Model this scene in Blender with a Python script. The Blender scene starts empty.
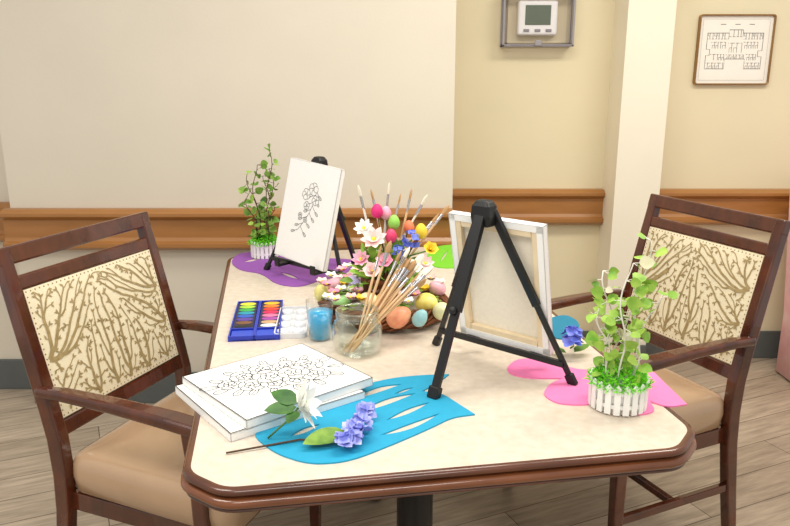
import bpy, bmesh, math, random
from mathutils import Vector, Matrix
from mathutils.geometry import tessellate_polygon
S = bpy.context.scene
C = S.collection
PI = math.pi
rng = random.Random(11)
V = Vector

# ---------------------------------------------------------------- camera geometry
HC, F = 1.40, 730.0
PITCH = math.atan(188/730)
cp, sp = math.cos(PITCH), math.sin(PITCH)
TZ = 0.75
def ray(px, py):
    u = (px-395)/F; v = (263-py)/F
    return V((u, cp+sp*v, -sp+cp*v))
def onz(px, py, z=TZ):
    d = ray(px, py); return V((0, 0, HC)) + d*((z-HC)/d.z)
def ony(px, py, y):
    d = ray(px, py); return V((0, 0, HC)) + d*(y/d.y)

# ---------------------------------------------------------------- materials
def lin(c):
    r = []
    for x in c:
        x = x/255
        r.append(x/12.92 if x <= .04045 else ((x+.055)/1.055)**2.4)
    return (r[0], r[1], r[2], 1)
def M(name, rgb, rough=.5, var=.07, scale=18, stretch=(1, 1, 1), bump=0, bscale=None, metal=0, coat=0, rgb2=None, detail=3):
    m = bpy.data.materials.new(name); m.use_nodes = True
    nt = m.node_tree; N = nt.nodes; L = nt.links
    b = N['Principled BSDF']
    tc = N.new('ShaderNodeTexCoord'); mp = N.new('ShaderNodeMapping'); mp.inputs['Scale'].default_value = stretch
    L.new(tc.outputs['Object'], mp.inputs['Vector'])
    no = N.new('ShaderNodeTexNoise'); no.inputs['Scale'].default_value = scale; no.inputs['Detail'].default_value = detail
    L.new(mp.outputs['Vector'], no.inputs['Vector'])
    rp = N.new('ShaderNodeValToRGB')
    c = lin(rgb)
    if rgb2: a, d = c, lin(rgb2)
    else:
        a = tuple(min(1, x*(1-var)) for x in c[:3])+(1,); d = tuple(min(1, x*(1+var)) for x in c[:3])+(1,)
    rp.color_ramp.elements[0].color = a; rp.color_ramp.elements[1].color = d
    rp.color_ramp.elements[0].position = .3; rp.color_ramp.elements[1].position = .7
    L.new(no.outputs['Fac'], rp.inputs['Fac']); L.new(rp.outputs['Color'], b.inputs['Base Color'])
    b.inputs['Roughness'].default_value = rough; b.inputs['Metallic'].default_value = metal
    b.inputs['Coat Weight'].default_value = coat
    if bump:
        n2 = N.new('ShaderNodeTexNoise'); n2.inputs['Scale'].default_value = bscale or scale*3
        L.new(mp.outputs['Vector'], n2.inputs['Vector'])
        bp = N.new('ShaderNodeBump'); bp.inputs['Strength'].default_value = bump; bp.inputs['Distance'].default_value = .002
        L.new(n2.outputs['Fac'], bp.inputs['Height']); L.new(bp.outputs['Normal'], b.inputs['Normal'])
    return m
def glass(name, tint, refl=.5, pwr=2.2):
    m = bpy.data.materials.new(name); m.use_nodes = True
    nt = m.node_tree; N = nt.nodes; L = nt.links
    N.remove(N['Principled BSDF']); out = N['Material Output']
    t = N.new('ShaderNodeBsdfTransparent'); t.inputs['Color'].default_value = tint
    g = N.new('ShaderNodeBsdfGlossy'); g.inputs['Roughness'].default_value = .04; g.inputs['Color'].default_value = (.95, .97, .95, 1)
    lw = N.new('ShaderNodeLayerWeight'); lw.inputs['Blend'].default_value = .35
    pw = N.new('ShaderNodeMath'); pw.operation = 'POWER'; pw.inputs[1].default_value = pwr
    mu = N.new('ShaderNodeMath'); mu.operation = 'MULTIPLY'; mu.inputs[1].default_value = refl
    L.new(lw.outputs['Facing'], pw.inputs[0]); L.new(pw.outputs[0], mu.inputs[0])
    mx = N.new('ShaderNodeMixShader'); L.new(mu.outputs[0], mx.inputs[0]); L.new(t.outputs[0], mx.inputs[1]); L.new(g.outputs[0], mx.inputs[2])
    L.new(mx.outputs[0], out.inputs['Surface'])
    return m
def floor_mat():
    m = bpy.data.materials.new('vinyl_planks'); m.use_nodes = True
    nt = m.node_tree; N = nt.nodes; L = nt.links; b = N['Principled BSDF']
    tc = N.new('ShaderNodeTexCoord'); mp = N.new('ShaderNodeMapping'); mp.inputs['Rotation'].default_value = (0, 0, math.radians(-24))
    L.new(tc.outputs['Object'], mp.inputs['Vector'])
    br = N.new('ShaderNodeTexBrick'); br.inputs['Scale'].default_value = 1
    br.inputs['Brick Width'].default_value = 1.2; br.inputs['Row Height'].default_value = .15; br.inputs['Mortar Size'].default_value = .0018
    br.inputs['Color1'].default_value = lin((200, 185, 166)); br.inputs['Color2'].default_value = lin((174, 159, 140)); br.inputs['Mortar'].default_value = lin((100, 88, 75))
    L.new(mp.outputs['Vector'], br.inputs['Vector'])
    m2 = N.new('ShaderNodeMapping'); m2.inputs['Scale'].default_value = (2.2, 22, 1); L.new(mp.outputs['Vector'], m2.inputs['Vector'])
    no = N.new('ShaderNodeTexNoise'); no.inputs['Scale'].default_value = 2.2; no.inputs['Detail'].default_value = 6; no.inputs['Roughness'].default_value = .65
    L.new(m2.outputs['Vector'], no.inputs['Vector'])
    rp = N.new('ShaderNodeValToRGB'); rp.color_ramp.elements[0].position = .3; rp.color_ramp.elements[1].position = .7
    rp.color_ramp.elements[0].color = (.48, .45, .42, 1); rp.color_ramp.elements[1].color = (1.1, 1.08, 1.05, 1)
    L.new(no.outputs['Fac'], rp.inputs['Fac'])
    mx = N.new('ShaderNodeMix'); mx.data_type = 'RGBA'; mx.blend_type = 'MULTIPLY'; mx.inputs[0].default_value = .85
    L.new(br.outputs['Color'], mx.inputs[6]); L.new(rp.outputs['Color'], mx.inputs[7]); L.new(mx.outputs[2], b.inputs['Base Color'])
    b.inputs['Roughness'].default_value = .42
    return m
m_floor = floor_mat()
m_wall = M('wall_paint_beige', (218, 209, 192), .75, .02, 3, bump=.15, bscale=120)
m_wall2 = M('wall_paint_cream', (227, 215, 182), .75, .02, 3, bump=.15, bscale=120)
m_col = M('column_paint', (240, 232, 212), .7, .02, 3, bump=.1, bscale=120)
m_rail = M('ochre_rail', (156, 104, 50), .38, .05, 4, (1, 3, 5), rgb2=(170, 116, 60), coat=.25)
m_base = M('grey_rubber_baseboard', (92, 96, 95), .5, .04)
m_dark = M('dark_walnut', (60, 25, 12), .2, .1, 9, (2, 2, 1), rgb2=(94, 44, 22), coat=.6)
m_edge = M('walnut_edge', (66, 31, 14), .24, .1, 8, (1, 1, 4), rgb2=(100, 52, 25), coat=.45)
m_edgel = M('lighter_edge_lip', (92, 47, 22), .22, .1, 8, (1, 1, 4), rgb2=(128, 73, 38), coat=.5)
m_edge2 = M('table_core', (50, 30, 20), .5)
m_lam = M('beige_laminate', (211, 196, 178), .27, .035, 55, rgb2=(223, 210, 194), detail=8)
m_vinyl = M('taupe_vinyl', (182, 151, 120), .2, .06, 6, bump=.15, bscale=160, coat=.4)
m_fab = M('cream_fabric', (236, 224, 192), .55, .04, 40, bump=.2, bscale=400)
m_fabp = M('branch_weave', (150, 128, 84), .45, .12, 60, rgb2=(176, 154, 108))
m_brass = M('antique_brass', (150, 122, 84), .45, .1, metal=.3)
m_black = M('black_metal', (20, 20, 22), .35, .1)
m_blackp = M('black_plastic', (13, 13, 14), .45, .1)
m_canvas = M('white_canvas', (247, 246, 243), .8, .02, 200, bump=.2, bscale=600)
m_canvasb = M('raw_canvas', (238, 230, 212), .85, .03, 120)
m_bar = M('pine_bar', (234, 214, 178), .6, .06, 8, (3, 3, 1))
m_ink = M('ink', (20, 20, 24), .7, .02)
m_inkl = M('grey_ink', (70, 70, 76), .7, .02)
m_blue = M('blue_foam', (26, 158, 198), .75, .04, 40)
m_teal = M('teal_foam', (20, 120, 150), .75, .04, 40)
m_pink = M('pink_foam', (245, 128, 184), .75, .04, 40)
m_purple = M('purple_foam', (146, 82, 170), .75, .04, 40)
m_green = M('green_foam', (120, 200, 40), .75, .04, 40)
m_white = M('white_plastic', (244, 243, 240), .4, .02)
m_pal = M('palette_plastic', (220, 221, 224), .3, .02)
m_moss = M('green_moss', (84, 192, 16), .7, .2, 60, rgb2=(146, 236, 48))
m_leafl = M('light_green_leaf', (104, 160, 40), .5, .2, 30, rgb2=(178, 210, 88))
m_leafp = M('pale_leaf', (206, 204, 160), .5, .15, 30, rgb2=(228, 222, 196))
m_leafd = M('mid_green_leaf', (66, 118, 32), .5, .2, 30, rgb2=(140, 176, 66))
m_stemw = M('pale_stem', (232, 228, 216), .6, .05)
m_stemg = M('green_stem', (84, 120, 50), .6, .1)
m_stemb = M('brown_stem', (80, 58, 40), .7, .1)
m_twig = M('grapevine_twig', (88, 48, 26), .75, .2, rgb2=(134, 80, 44))
m_glass = glass('clear_glass', (.93, .95, .93, 1), 1.0, 1.25)
m_cup = glass('clear_cup', (.98, .99, .99, 1), .6)
m_acryl = glass('clear_acrylic', (.96, .955, .965, 1), .35, 1.4)
m_acryls = glass('clear_acrylic_edge', (.76, .74, .77, 1), .8, 1.0)
m_water = M('blue_water', (0, 166, 220), .2, .03)
m_wood = M('natural_handle', (206, 164, 116), .45, .1, 10, rgb2=(232, 200, 156))
m_whiteh = M('white_handle', (236, 232, 222), .4, .03)
m_redh = M('red_brown_handle', (120, 52, 36), .4, .1)
m_ferr = M('silver_ferrule', (200, 200, 205), .25, .03, metal=.9)
m_brist = M('tan_bristle', (186, 146, 100), .8, .15, 80, (8, 8, 1))
m_bristw = M('white_bristle', (240, 232, 212), .8, .08, 80, (8, 8, 1))
m_fw = M('white_petal', (250, 250, 244), .6, .02)
m_fb = M('blue_petal', (80, 100, 212), .6, .1, 40, rgb2=(140, 155, 242))
m_fl = M('lilac_blue_petal', (120, 132, 222), .6, .1, 40, rgb2=(190, 194, 246))
m_fp = M('pink_petal', (240, 140, 176), .6, .1, 40, rgb2=(250, 200, 216))
m_fpp = M('pale_pink_petal', (246, 200, 200), .6, .1, 40, rgb2=(252, 234, 228))
m_fm = M('magenta_petal', (222, 40, 120), .6, .08)
m_fy = M('yellow_petal', (248, 214, 60), .6, .06)
m_fo = M('coral_petal', (245, 130, 90), .6, .06)
m_gold = M('gold_frame', (142, 104, 50), .3, .1, metal=.3)
m_paper = M('plan_paper', (242, 237, 226), .7, .02)
m_grey = M('grey_guard', (152, 148, 153), .4, .04)
m_lcd = M('lcd', (108, 120, 102), .25, .03)
m_tstat = M('thermostat_shell', (250, 249, 245), .45, .02)
m_pinkc = M('pink_cloth', (240, 178, 190), .8, .05, 8, rgb2=(248, 214, 214))

# ---------------------------------------------------------------- mesh builder
def rrect(hx, hy, r, n=6):
    out = []
    for (sx, sy, a0) in ((1, 1, 0), (-1, 1, 90), (-1, -1, 180), (1, -1, 270)):
        for i in range(n+1):
            a = math.radians(a0+90*i/n)
            out.append((sx*(hx-r)+r*math.cos(a), sy*(hy-r)+r*math.sin(a)))
    return out
def clipped(hx, hy, c, o=0):
    # rectangle with 45 degree clipped corners whose ends are softly rounded; o = outward offset
    k = .4142*o; base = []
    hx += o; hy += o; q = c+o-k
    for (x, y) in ((hx, hy-q), (hx-q, hy), (-hx+q, hy), (-hx, hy-q), (-hx, -hy+q), (-hx+q, -hy), (hx-q, -hy), (hx, -hy+q)):
        base.append(V((x, y)))
    out = []; n = len(base)
    for i in range(n):
        a, b, d = base[i-1], base[i], base[(i+1) % n]
        r = .030+.4*o
        p = b+(a-b).normalized()*r; e = b+(d-b).normalized()*r
        for j in range(6):
            t = j/5; out.append(tuple(p*(1-t)**2+b*2*t*(1-t)+e*t*t))
    return out
def chaikin(p, k=2):
    for _ in range(k):
        q = []
        for i in range(len(p)):
            a, b = V(p[i]), V(p[(i+1) % len(p)])
            if (a-b).length < 1e-7: q += [a, a]; continue
            q += [a*.78+b*.22, a*.22+b*.78]
        p = q
    return p
def dedupe(p):
    out = []
    for a in p:
        if not out or (V(a)-V(out[-1])).length > 1e-5: out.append(a)
    if (V(out[0])-V(out[-1])).length < 1e-5: out.pop()
    return out
class MB:
    def __init__(s): s.v = []; s.f = []; s.m = []; s.s = []
    def add(s, vs, fs, mi=0, sm=False):
        b = len(s.v); s.v += [V(v) for v in vs]
        for f in fs:
            s.f.append([i+b for i in f]); s.m.append(mi); s.s.append(sm)
    def box(s, c, size, rot=None, mi=0):
        c = V(c); h = V(size)/2; vs = []
        for x in (-1, 1):
            for y in (-1, 1):
                for z in (-1, 1):
                    p = V((x*h.x, y*h.y, z*h.z))
                    if rot: p = rot @ p
                    vs.append(c+p)
        s.add(vs, [(0, 1, 3, 2), (4, 6, 7, 5), (0, 4, 5, 1), (2, 3, 7, 6), (0, 2, 6, 4), (1, 5, 7, 3)], mi)
    def loft(s, rings, mi=0, sm=False, caps=True, closed=False):
        n = len(rings[0]); vs = [p for r in rings for p in r]; fs = []
        k = len(rings)
        for i in range(k if closed else k-1):
            j = (i+1) % k
            for a in range(n):
                b = (a+1) % n
                fs.append((i*n+a, i*n+b, j*n+b, j*n+a))
        s.add(vs, fs, mi, sm)
        if caps and not closed:
            b = len(s.v)-len(vs)
            s.f.append([b+i for i in range(n)][::-1]); s.m.append(mi); s.s.append(False)
            s.f.append([b+(k-1)*n+i for i in range(n)]); s.m.append(mi); s.s.append(False)
    def tube(s, pts, rad, n=8, mi=0, closed=False, caps=True):
        pts = [V(p) for p in pts]; k = len(pts)
        if not isinstance(rad, (list, tuple)): rad = [rad]*k
        rings = []; ref = None
        for i in range(k):
            if closed: t = pts[(i+1) % k]-pts[i-1]
            else: t = pts[min(i+1, k-1)]-pts[max(i-1, 0)]
            t.normalize()
            if ref is None: ref = V((0, 0, 1)) if abs(t.z) < .9 else V((1, 0, 0))
            a = ref - t*ref.dot(t)
            if a.length < 1e-4: a = t.orthogonal()
            a.normalize(); b = t.cross(a); ref = a
            rings.append([pts[i]+(a*math.cos(2*PI*q/n)+b*math.sin(2*PI*q/n))*rad[i] for q in range(n)])
        s.loft(rings, mi, True, caps, closed)
    def bar(s, a, b, w, t, up=(0, 0, 1), mi=0, w2=None, t2=None):
        a, b = V(a), V(b); d = (b-a).normalized(); x = d.cross(V(up))
        if x.length < 1e-4: x = d.orthogonal()
        x.normalize(); y = x.cross(d).normalized()
        def ring(o, w, t): return [o+x*w/2+y*t/2, o-x*w/2+y*t/2, o-x*w/2-y*t/2, o+x*w/2-y*t/2]
        s.loft([ring(a, w, t), ring(b, w2 or w, t2 or t)], mi)
    def bar_yz(s, x, pts, wx, th, mi=0):
        k = len(pts); rings = []
        for i, (y, z) in enumerate(pts):
            a = pts[max(i-1, 0)]; b = pts[min(i+1, k-1)]
            t = V((0, b[0]-a[0], b[1]-a[1])).normalized(); n = V((0, -t.z, t.y))
            w = wx[i] if isinstance(wx, list) else wx; h = th[i] if isinstance(th, list) else th
            o = V((x, y, z)); X = V((1, 0, 0))
            rings.append([o+X*w/2+n*h/2, o-X*w/2+n*h/2, o-X*w/2-n*h/2, o+X*w/2-n*h/2])
        s.loft(rings, mi)
    def lathe(s, prof, n=24, o=(0, 0, 0), mi=0, sm=True, rot=None, sq=1.0):
        o = V(o); vs = []; idx = []
        for r, z in prof:
            if r < 1e-6:
                idx.append([len(vs)]); vs.append(V((0, 0, z)))
            else:
                idx.append(list(range(len(vs), len(vs)+n)))
                vs += [V((r*math.cos(2*PI*i/n), r*sq*math.sin(2*PI*i/n), z)) for i in range(n)]
        fs = []
        for a, b in zip(idx, idx[1:]):
            for i in range(n):
                j = (i+1) % n
                if len(a) == 1 and len(b) == 1: continue
                if len(a) == 1: fs.append((a[0], b[j], b[i]))
                elif len(b) == 1: fs.append((a[i], a[j], b[0]))
                else: fs.append((a[i], a[j], b[j], b[i]))
        s.add([o+(rot @ v if rot else v) for v in vs], fs, mi, sm)
    def prism(s, poly, z0, z1, holes=(), mi=0):
        loops = [[V((p[0], p[1], 0)) for p in poly]]+[[V((p[0], p[1], 0)) for p in h] for h in holes]
        flat = [p for l in loops for p in l]; n = len(flat)
        tris = tessellate_polygon(loops)
        vs = [V((p.x, p.y, z1)) for p in flat]+[V((p.x, p.y, z0)) for p in flat]
        fs = [tuple(t) for t in tris]+[tuple(n+i for i in t)[::-1] for t in tris]
        b = 0
        for l in loops:
            for i in range(len(l)):
                j = (i+1) % len(l); fs.append((b+i, b+j, n+b+j, n+b+i))
            b += len(l)
        s.add(vs, fs, mi)
    def ribbon(s, pts, w, mp, mi=0, closed=False):
        pts = [V((p[0], p[1])) for p in pts]; k = len(pts); vs = []
        for i in range(k):
            if closed: t = pts[(i+1) % k]-pts[i-1]
            else: t = pts[min(i+1, k-1)]-pts[max(0, i-1)]
            if t.length < 1e-9: t = V((1, 0))
            t.normalize(); nn = V((-t.y, t.x)); ww = w[i] if isinstance(w, list) else w
            a = pts[i]+nn*ww/2; b = pts[i]-nn*ww/2
            vs += [mp(a.x, a.y), mp(b.x, b.y)]
        fs = []
        for i in range(k if closed else k-1):
            j = (i+1) % k; fs.append((2*i, 2*i+1, 2*j+1, 2*j))
        s.add(vs, fs, mi)
    def blade(s, o, d, n, L, W, curl=0, mi=0, k=5, cup=.15, pw=.8):
        o, d, n = V(o), V(d).normalized(), V(n)
        n = n-d*n.dot(d)
        if n.length < 1e-4: n = d.orthogonal()
        n.normalize(); sd = d.cross(n); vs = []
        for i in range(k+1):
            t = i/k; c = o+d*L*t+n*curl*L*t*t
            w = W/2*(max(0, math.sin(PI*min(1, t**pw)))**.75+.04)
            vs += [c-sd*w+n*cup*w, c, c+sd*w+n*cup*w]
        fs = []
        for i in range(k):
            a = 3*i
            fs += [(a, a+1, a+4, a+3), (a+1, a+2, a+5, a+4)]
        s.add(vs, fs, mi, True)
    def ball(s, o, r, mi=0, n=10, egg=1.0, rot=None):
        prof = []
        for i in range(9):
            a = -PI/2+PI*i/8; z = math.sin(a); q = math.cos(a)*(1-.14*z if egg > 1.05 else 1)
            prof.append((max(0, q*r) if 0 < i < 8 else 0, z*r*egg))
        s.lathe(prof, n, o, mi, True, rot)
    def build(s, name, mats, parent=None, loc=None, bevel=0, segs=2, norm=True):
        me = bpy.data.meshes.new(name)
        o0 = V(loc) if loc is not None else V((0, 0, 0))
        me.from_pydata([v-o0 for v in s.v], [], s.f)
        for m in (mats if isinstance(mats, (list, tuple)) else [mats]): me.materials.append(m)
        for p, mi, sm in zip(me.polygons, s.m, s.s): p.material_index = mi; p.use_smooth = sm
        if norm:
            bm = bmesh.new(); bm.from_mesh(me); bmesh.ops.recalc_face_normals(bm, faces=bm.faces); bm.to_mesh(me); bm.free()
        ob = bpy.data.objects.new(name, me); C.objects.link(ob)
        if loc is not None: ob.location = o0
        if parent: ob.parent = parent
        if bevel:
            b = ob.modifiers.new('bevel', 'BEVEL'); b.width = bevel; b.segments = segs; b.limit_method = 'ANGLE'; b.angle_limit = math.radians(40)
        return ob
def tag(o, label=None, cat=None, group=None, kind=None):
    if label: o['label'] = label
    if cat: o['category'] = cat
    if group: o['group'] = group
    if kind: o['kind'] = kind
    return o
def thing(name, label, cat, loc=(0, 0, 0), rz=0, group=None):
    o = bpy.data.objects.new(name, None); C.objects.link(o); o.empty_display_size = .05
    o.location = loc; o.rotation_euler = (0, 0, rz)
    return tag(o, label, cat, group)
def dup(root, parent=None):
    c = root.copy(); C.objects.link(c)
    if parent: c.parent = parent
    for ch in list(root.children): dup(ch, c)
    return c
def struct(o): o['kind'] = 'structure'; return o

# ---------------------------------------------------------------- room
def sbox(name, lo, hi, m, bevel=0):
    mb = MB(); lo, hi = V(lo), V(hi); mb.box((lo+hi)/2, hi-lo); return struct(mb.build(name, m, bevel=bevel))
sbox('floor', (-3.2, -1.2, -.06), (3.2, 3.7, 0), m_floor)
YB, YA, YL = 2.97, 3.50, 3.12
XB0, XB1 = -1.585, .236
sbox('wall_back', (XB0, YB, 0), (XB1, 3.7, 2.7), m_wall)
sbox('wall_left', (-3.2, YL, 0), (XB0, 3.7, 2.7), m_wall)
sbox('wall_alcove', (XB1, YA, 0), (3.2, 3.72, 2.7), m_wall2)
sbox('wall_column', (1.0, 3.30, 0), (1.205, 3.6, 2.7), m_col)
def rail(name, x0, x1, y):
    prof = [(0, .870), (-.034, .870), (-.060, .856), (-.060, .842), (-.034, .826), (-.034, .752), (-.044, .738), (-.060, .732), (-.060, .714), (-.030, .698), (0, .698)]
    mb = MB(); mb.loft([[V((x, y+a, z)) for a, z in prof] for x in (x0, x1)]); return struct(mb.build(name, m_rail, bevel=.002))
rail('trim_1', XB0-.02, XB1, YB)
rail('trim_2', XB1, 1.0, YA)
rail('trim_3', 1.205, 3.2, YA)
rail('trim_4', -3.2, XB0, YL)
for nm, x0, x1, y in (('baseboard_back', XB0, XB1, YB), ('baseboard_alcove', XB1, 1.0, YA), ('baseboard_right', 1.205, 3.2, YA), ('baseboard_left', -3.2, XB0, YL), ('baseboard_column', 1.0, 1.205, 3.30)):
    sbox(nm, (x0, y-.014, 0), (x1, y, .145), m_base, .004)

# thermostat under a clear guard
g0 = ony(536, 20, YA)
t = thing('thermostat', 'white wall thermostat inside a clear plastic guard, on the cream alcove wall', 'thermostat', (g0.x, YA, g0.z))
ring = MB()
for (cx, cz, sx, sz) in ((0, .110, .312, .016), (0, -.110, .312, .016), (.148, 0, .016, .236), (-.148, 0, .016, .236)): ring.box((cx, -.037, cz), (sx, .076, sz))
ring.build('guard_side', m_acryls, t)
ring = MB()
for y, th in ((-.005, .010), (-.074, .006)):
    for (cx, cz, sx, sz) in ((0, .114, .322, .010), (0, -.114, .322, .010), (.156, 0, .010, .238), (-.156, 0, .010, .238)): ring.box((cx, y, cz), (sx, th, sz))
ring.build('guard_rim', m_grey, t, bevel=.002)
mb = MB(); mb.box((0, -.075, 0), (.306, .004, .23)); mb.build('guard_cover', m_acryl, t)
mb = MB(); mb.box((0, -.0225, .006), (.18, .047, .15)); bd = mb.build('thermostat_body', m_tstat, t, bevel=.012, segs=3)
mb = MB(); mb.box((.0, -.0475, .018), (.115, .003, .085)); scr = mb.build('screen', m_lcd, t, bevel=.002)
for i in range(3):
    mb = MB(); mb.box((-.05+.05*i, -.048, -.048), (.026, .006, .012)); mb.build('button', m_grey, t, bevel=.002)
mb = MB(); mb.box((0, -.079, -.104), (.03, .014, .024)); mb.build('guard_lock', m_grey, t, bevel=.003)

# framed plan
f0 = ony(733, 50, YA); fw, fh = .345, .31
t = thing('framed_floor_plan', 'thin brown framed floor plan drawing hanging right of the column', 'picture', (f0.x, YA, f0.z))
mb = MB(); rings = []
for d, y in ((0, 0), (0, -.022), (-.003, -.024), (-.006, -.022), (-.006, -.008)):
    rings.append([V((x, y, z)) for x, z in rrect(fw/2+d, fh/2+d, .012+d*.5, 5)])
mb.loft(rings, caps=False); mb.build('frame', m_gold, t)
mb = MB(); mb.box((0, -.005, 0), (fw-.012, .01, fh-.012))
mpf = lambda x, z: V((x, -.0108, z))
def rect(a, b, c, d, w): mb.ribbon([(a, b), (c, b), (c, d), (a, d)], w, mpf, 1, True)
def seg(a, b, c, d, w): mb.ribbon([(a, b), (c, d)], w, mpf, 1)
rect(-.152, -.135, .152, .135, .001)
r2 = random.Random(21)
# wide floor plan: rooms along two corridors joined by a central core
mb.ribbon([(-.128, .074), (-.030, .074), (-.030, .088), (.034, .088), (.034, .074), (.128, .074), (.128, -.004), (.110, -.004), (.110, -.030), (.128, -.030), (.128, -.084), (.052, -.084), (.052, -.040), (-.040, -.040), (-.040, -.084), (-.128, -.084), (-.128, -.024), (-.112, -.024), (-.112, .002), (-.128, .002)], .0024, mpf, 1, True)
def rooms(x0, x1, z0, z1, lo, hi):
    x = x0
    while x < x1-.008:
        w = min(r2.uniform(lo, hi), x1-x)
        seg(x+w, z0, x+w, z1, .0017); g = w*r2.uniform(.2, .6); seg(x, z0, x+g, z0, .0017); seg(x+g+.005, z0, x+w, z0, .0017)
        if r2.random() < .7: seg(x+w*.4, (z0+z1)/2, x+w, (z0+z1)/2, .0014); seg(x+w*.4, (z0+z1)/2, x+w*.4, z1, .0014)
        x += w
rooms(-.128, -.030, .048, .074, .010, .018); rooms(.034, .128, .048, .074, .010, .018); rooms(-.030, .034, .058, .088, .012, .022)
rooms(-.108, -.036, .034, .006, .012, .022); rooms(.040, .106, .034, .006, .012, .022); rooms(-.030, .034, .030, -.012, .014, .026)
rooms(-.108, -.044, -.020, -.046, .010, .018); rooms(.056, .108, -.020, -.046, .010, .018); rooms(-.128, -.040, -.058, -.084, .012, .020); rooms(.052, .128, -.058, -.084, .012, .020)
rooms(-.036, .048, -.022, -.040, .012, .020)
for x in (-.06, .005, .07): mb.ribbon([(x-.012, .112), (x+.012, .112)], .0022, mpf, 1)
mb.build('plan_sheet', [m_paper, m_inkl], t, norm=False)

# pink cloth covered stand at the right edge of the room
t = thing('cloth_covered_table', 'tall table hidden under a pale pink cloth at the right edge', 'table', (2.220, 2.98, 0))
mb = MB(); rings = []
for k, (z, gx) in enumerate(((.012, -.03), (.3, -.03), (.6, -.014), (.89, 0), (.905, -.015))):
    rr = []
    base = rrect(.40+gx, .40+gx, .05, 8); n = len(base)
    for i, (x, y) in enumerate(base):
        a = math.atan2(y, x); q = 1+.02*math.sin(a*26)*(1-z/.91)
        rr.append(V((x*q, y*q, z)))
    rings.append(rr)
mb.loft(rings, 0, True); mb.build('cloth', m_pinkc, t)
mb = MB(); mb.box((0, 0, .875), (.76, .76, .03)); mb.build('tabletop', m_white, t)
for sx in (-1, 1):
    for sy in (-1, 1):
        mb = MB(); mb.box((sx*.27, sy*.27, .43), (.03, .03, .86)); mb.build('leg', m_ferr, t)

# ---------------------------------------------------------------- table
TH = math.radians(9.6)
TC = V((-.020, 1.928, 0)); HX, HY, CR = .474, .828, .070
tb = thing('dining_table', 'large dining table with beige laminate top and dark wood moulded edge', 'table', TC, TH)
mb = MB(); mb.prism(clipped(HX, HY, CR, -.014), .712, .75); mb.build('tabletop', m_lam, tb)
pu = [(-.0142, .7500), (-.010, .7506), (-.003, .749), (.000, .745), (.000, .740), (-.006, .7368), (-.007, .7335)]
pl = [(-.007, .7335), (.000, .732), (.004, .728), (.005, .722), (.001, .717)]
pb = [(.001, .717), (-.006, .716), (-.006, .713), (-.002, .712), (-.002, .709), (-.009, .707), (-.05, .707)]
mb = MB()
for pr_, mi in ((pu, 0), (pl, 1), (pb, 0)): mb.loft([[V((x, y, z)) for x, y in clipped(HX, HY, CR, o)] for o, z in pr_], mi, True, False)
mb.build('edge_moulding', [m_edge, m_edgel], tb)
mb = MB(); mb.prism(rrect(HX-.05, HY-.05, .05, 8), .692, .7115); mb.build('underside', m_edge2, tb)
for y in (-.40, .42):
    mb = MB(); mb.lathe([(0, .05), (.045, .05), (.043, .10), (.043, .66), (.06, .665), (0, .665)], 20, (0, y, 0)); col = mb.build('pedestal_column', m_black, tb)
    mb = MB(); mb.box((0, y, .678), (.36, .30, .026)); mb.build('mounting_plate', m_black, tb, bevel=.004)
    for a in range(4):
        d = V((math.cos(a*PI/2), math.sin(a*PI/2)*.6, 0))
        mb = MB(); o = V((0, y, 0)); mb.bar(o+V((0, 0, .05))+d*.02, o+d*.27+V((0, 0, .022)), .06, .05, w2=.045, t2=.03); mb.build('base_foot', m_black, tb, bevel=.006)

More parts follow.
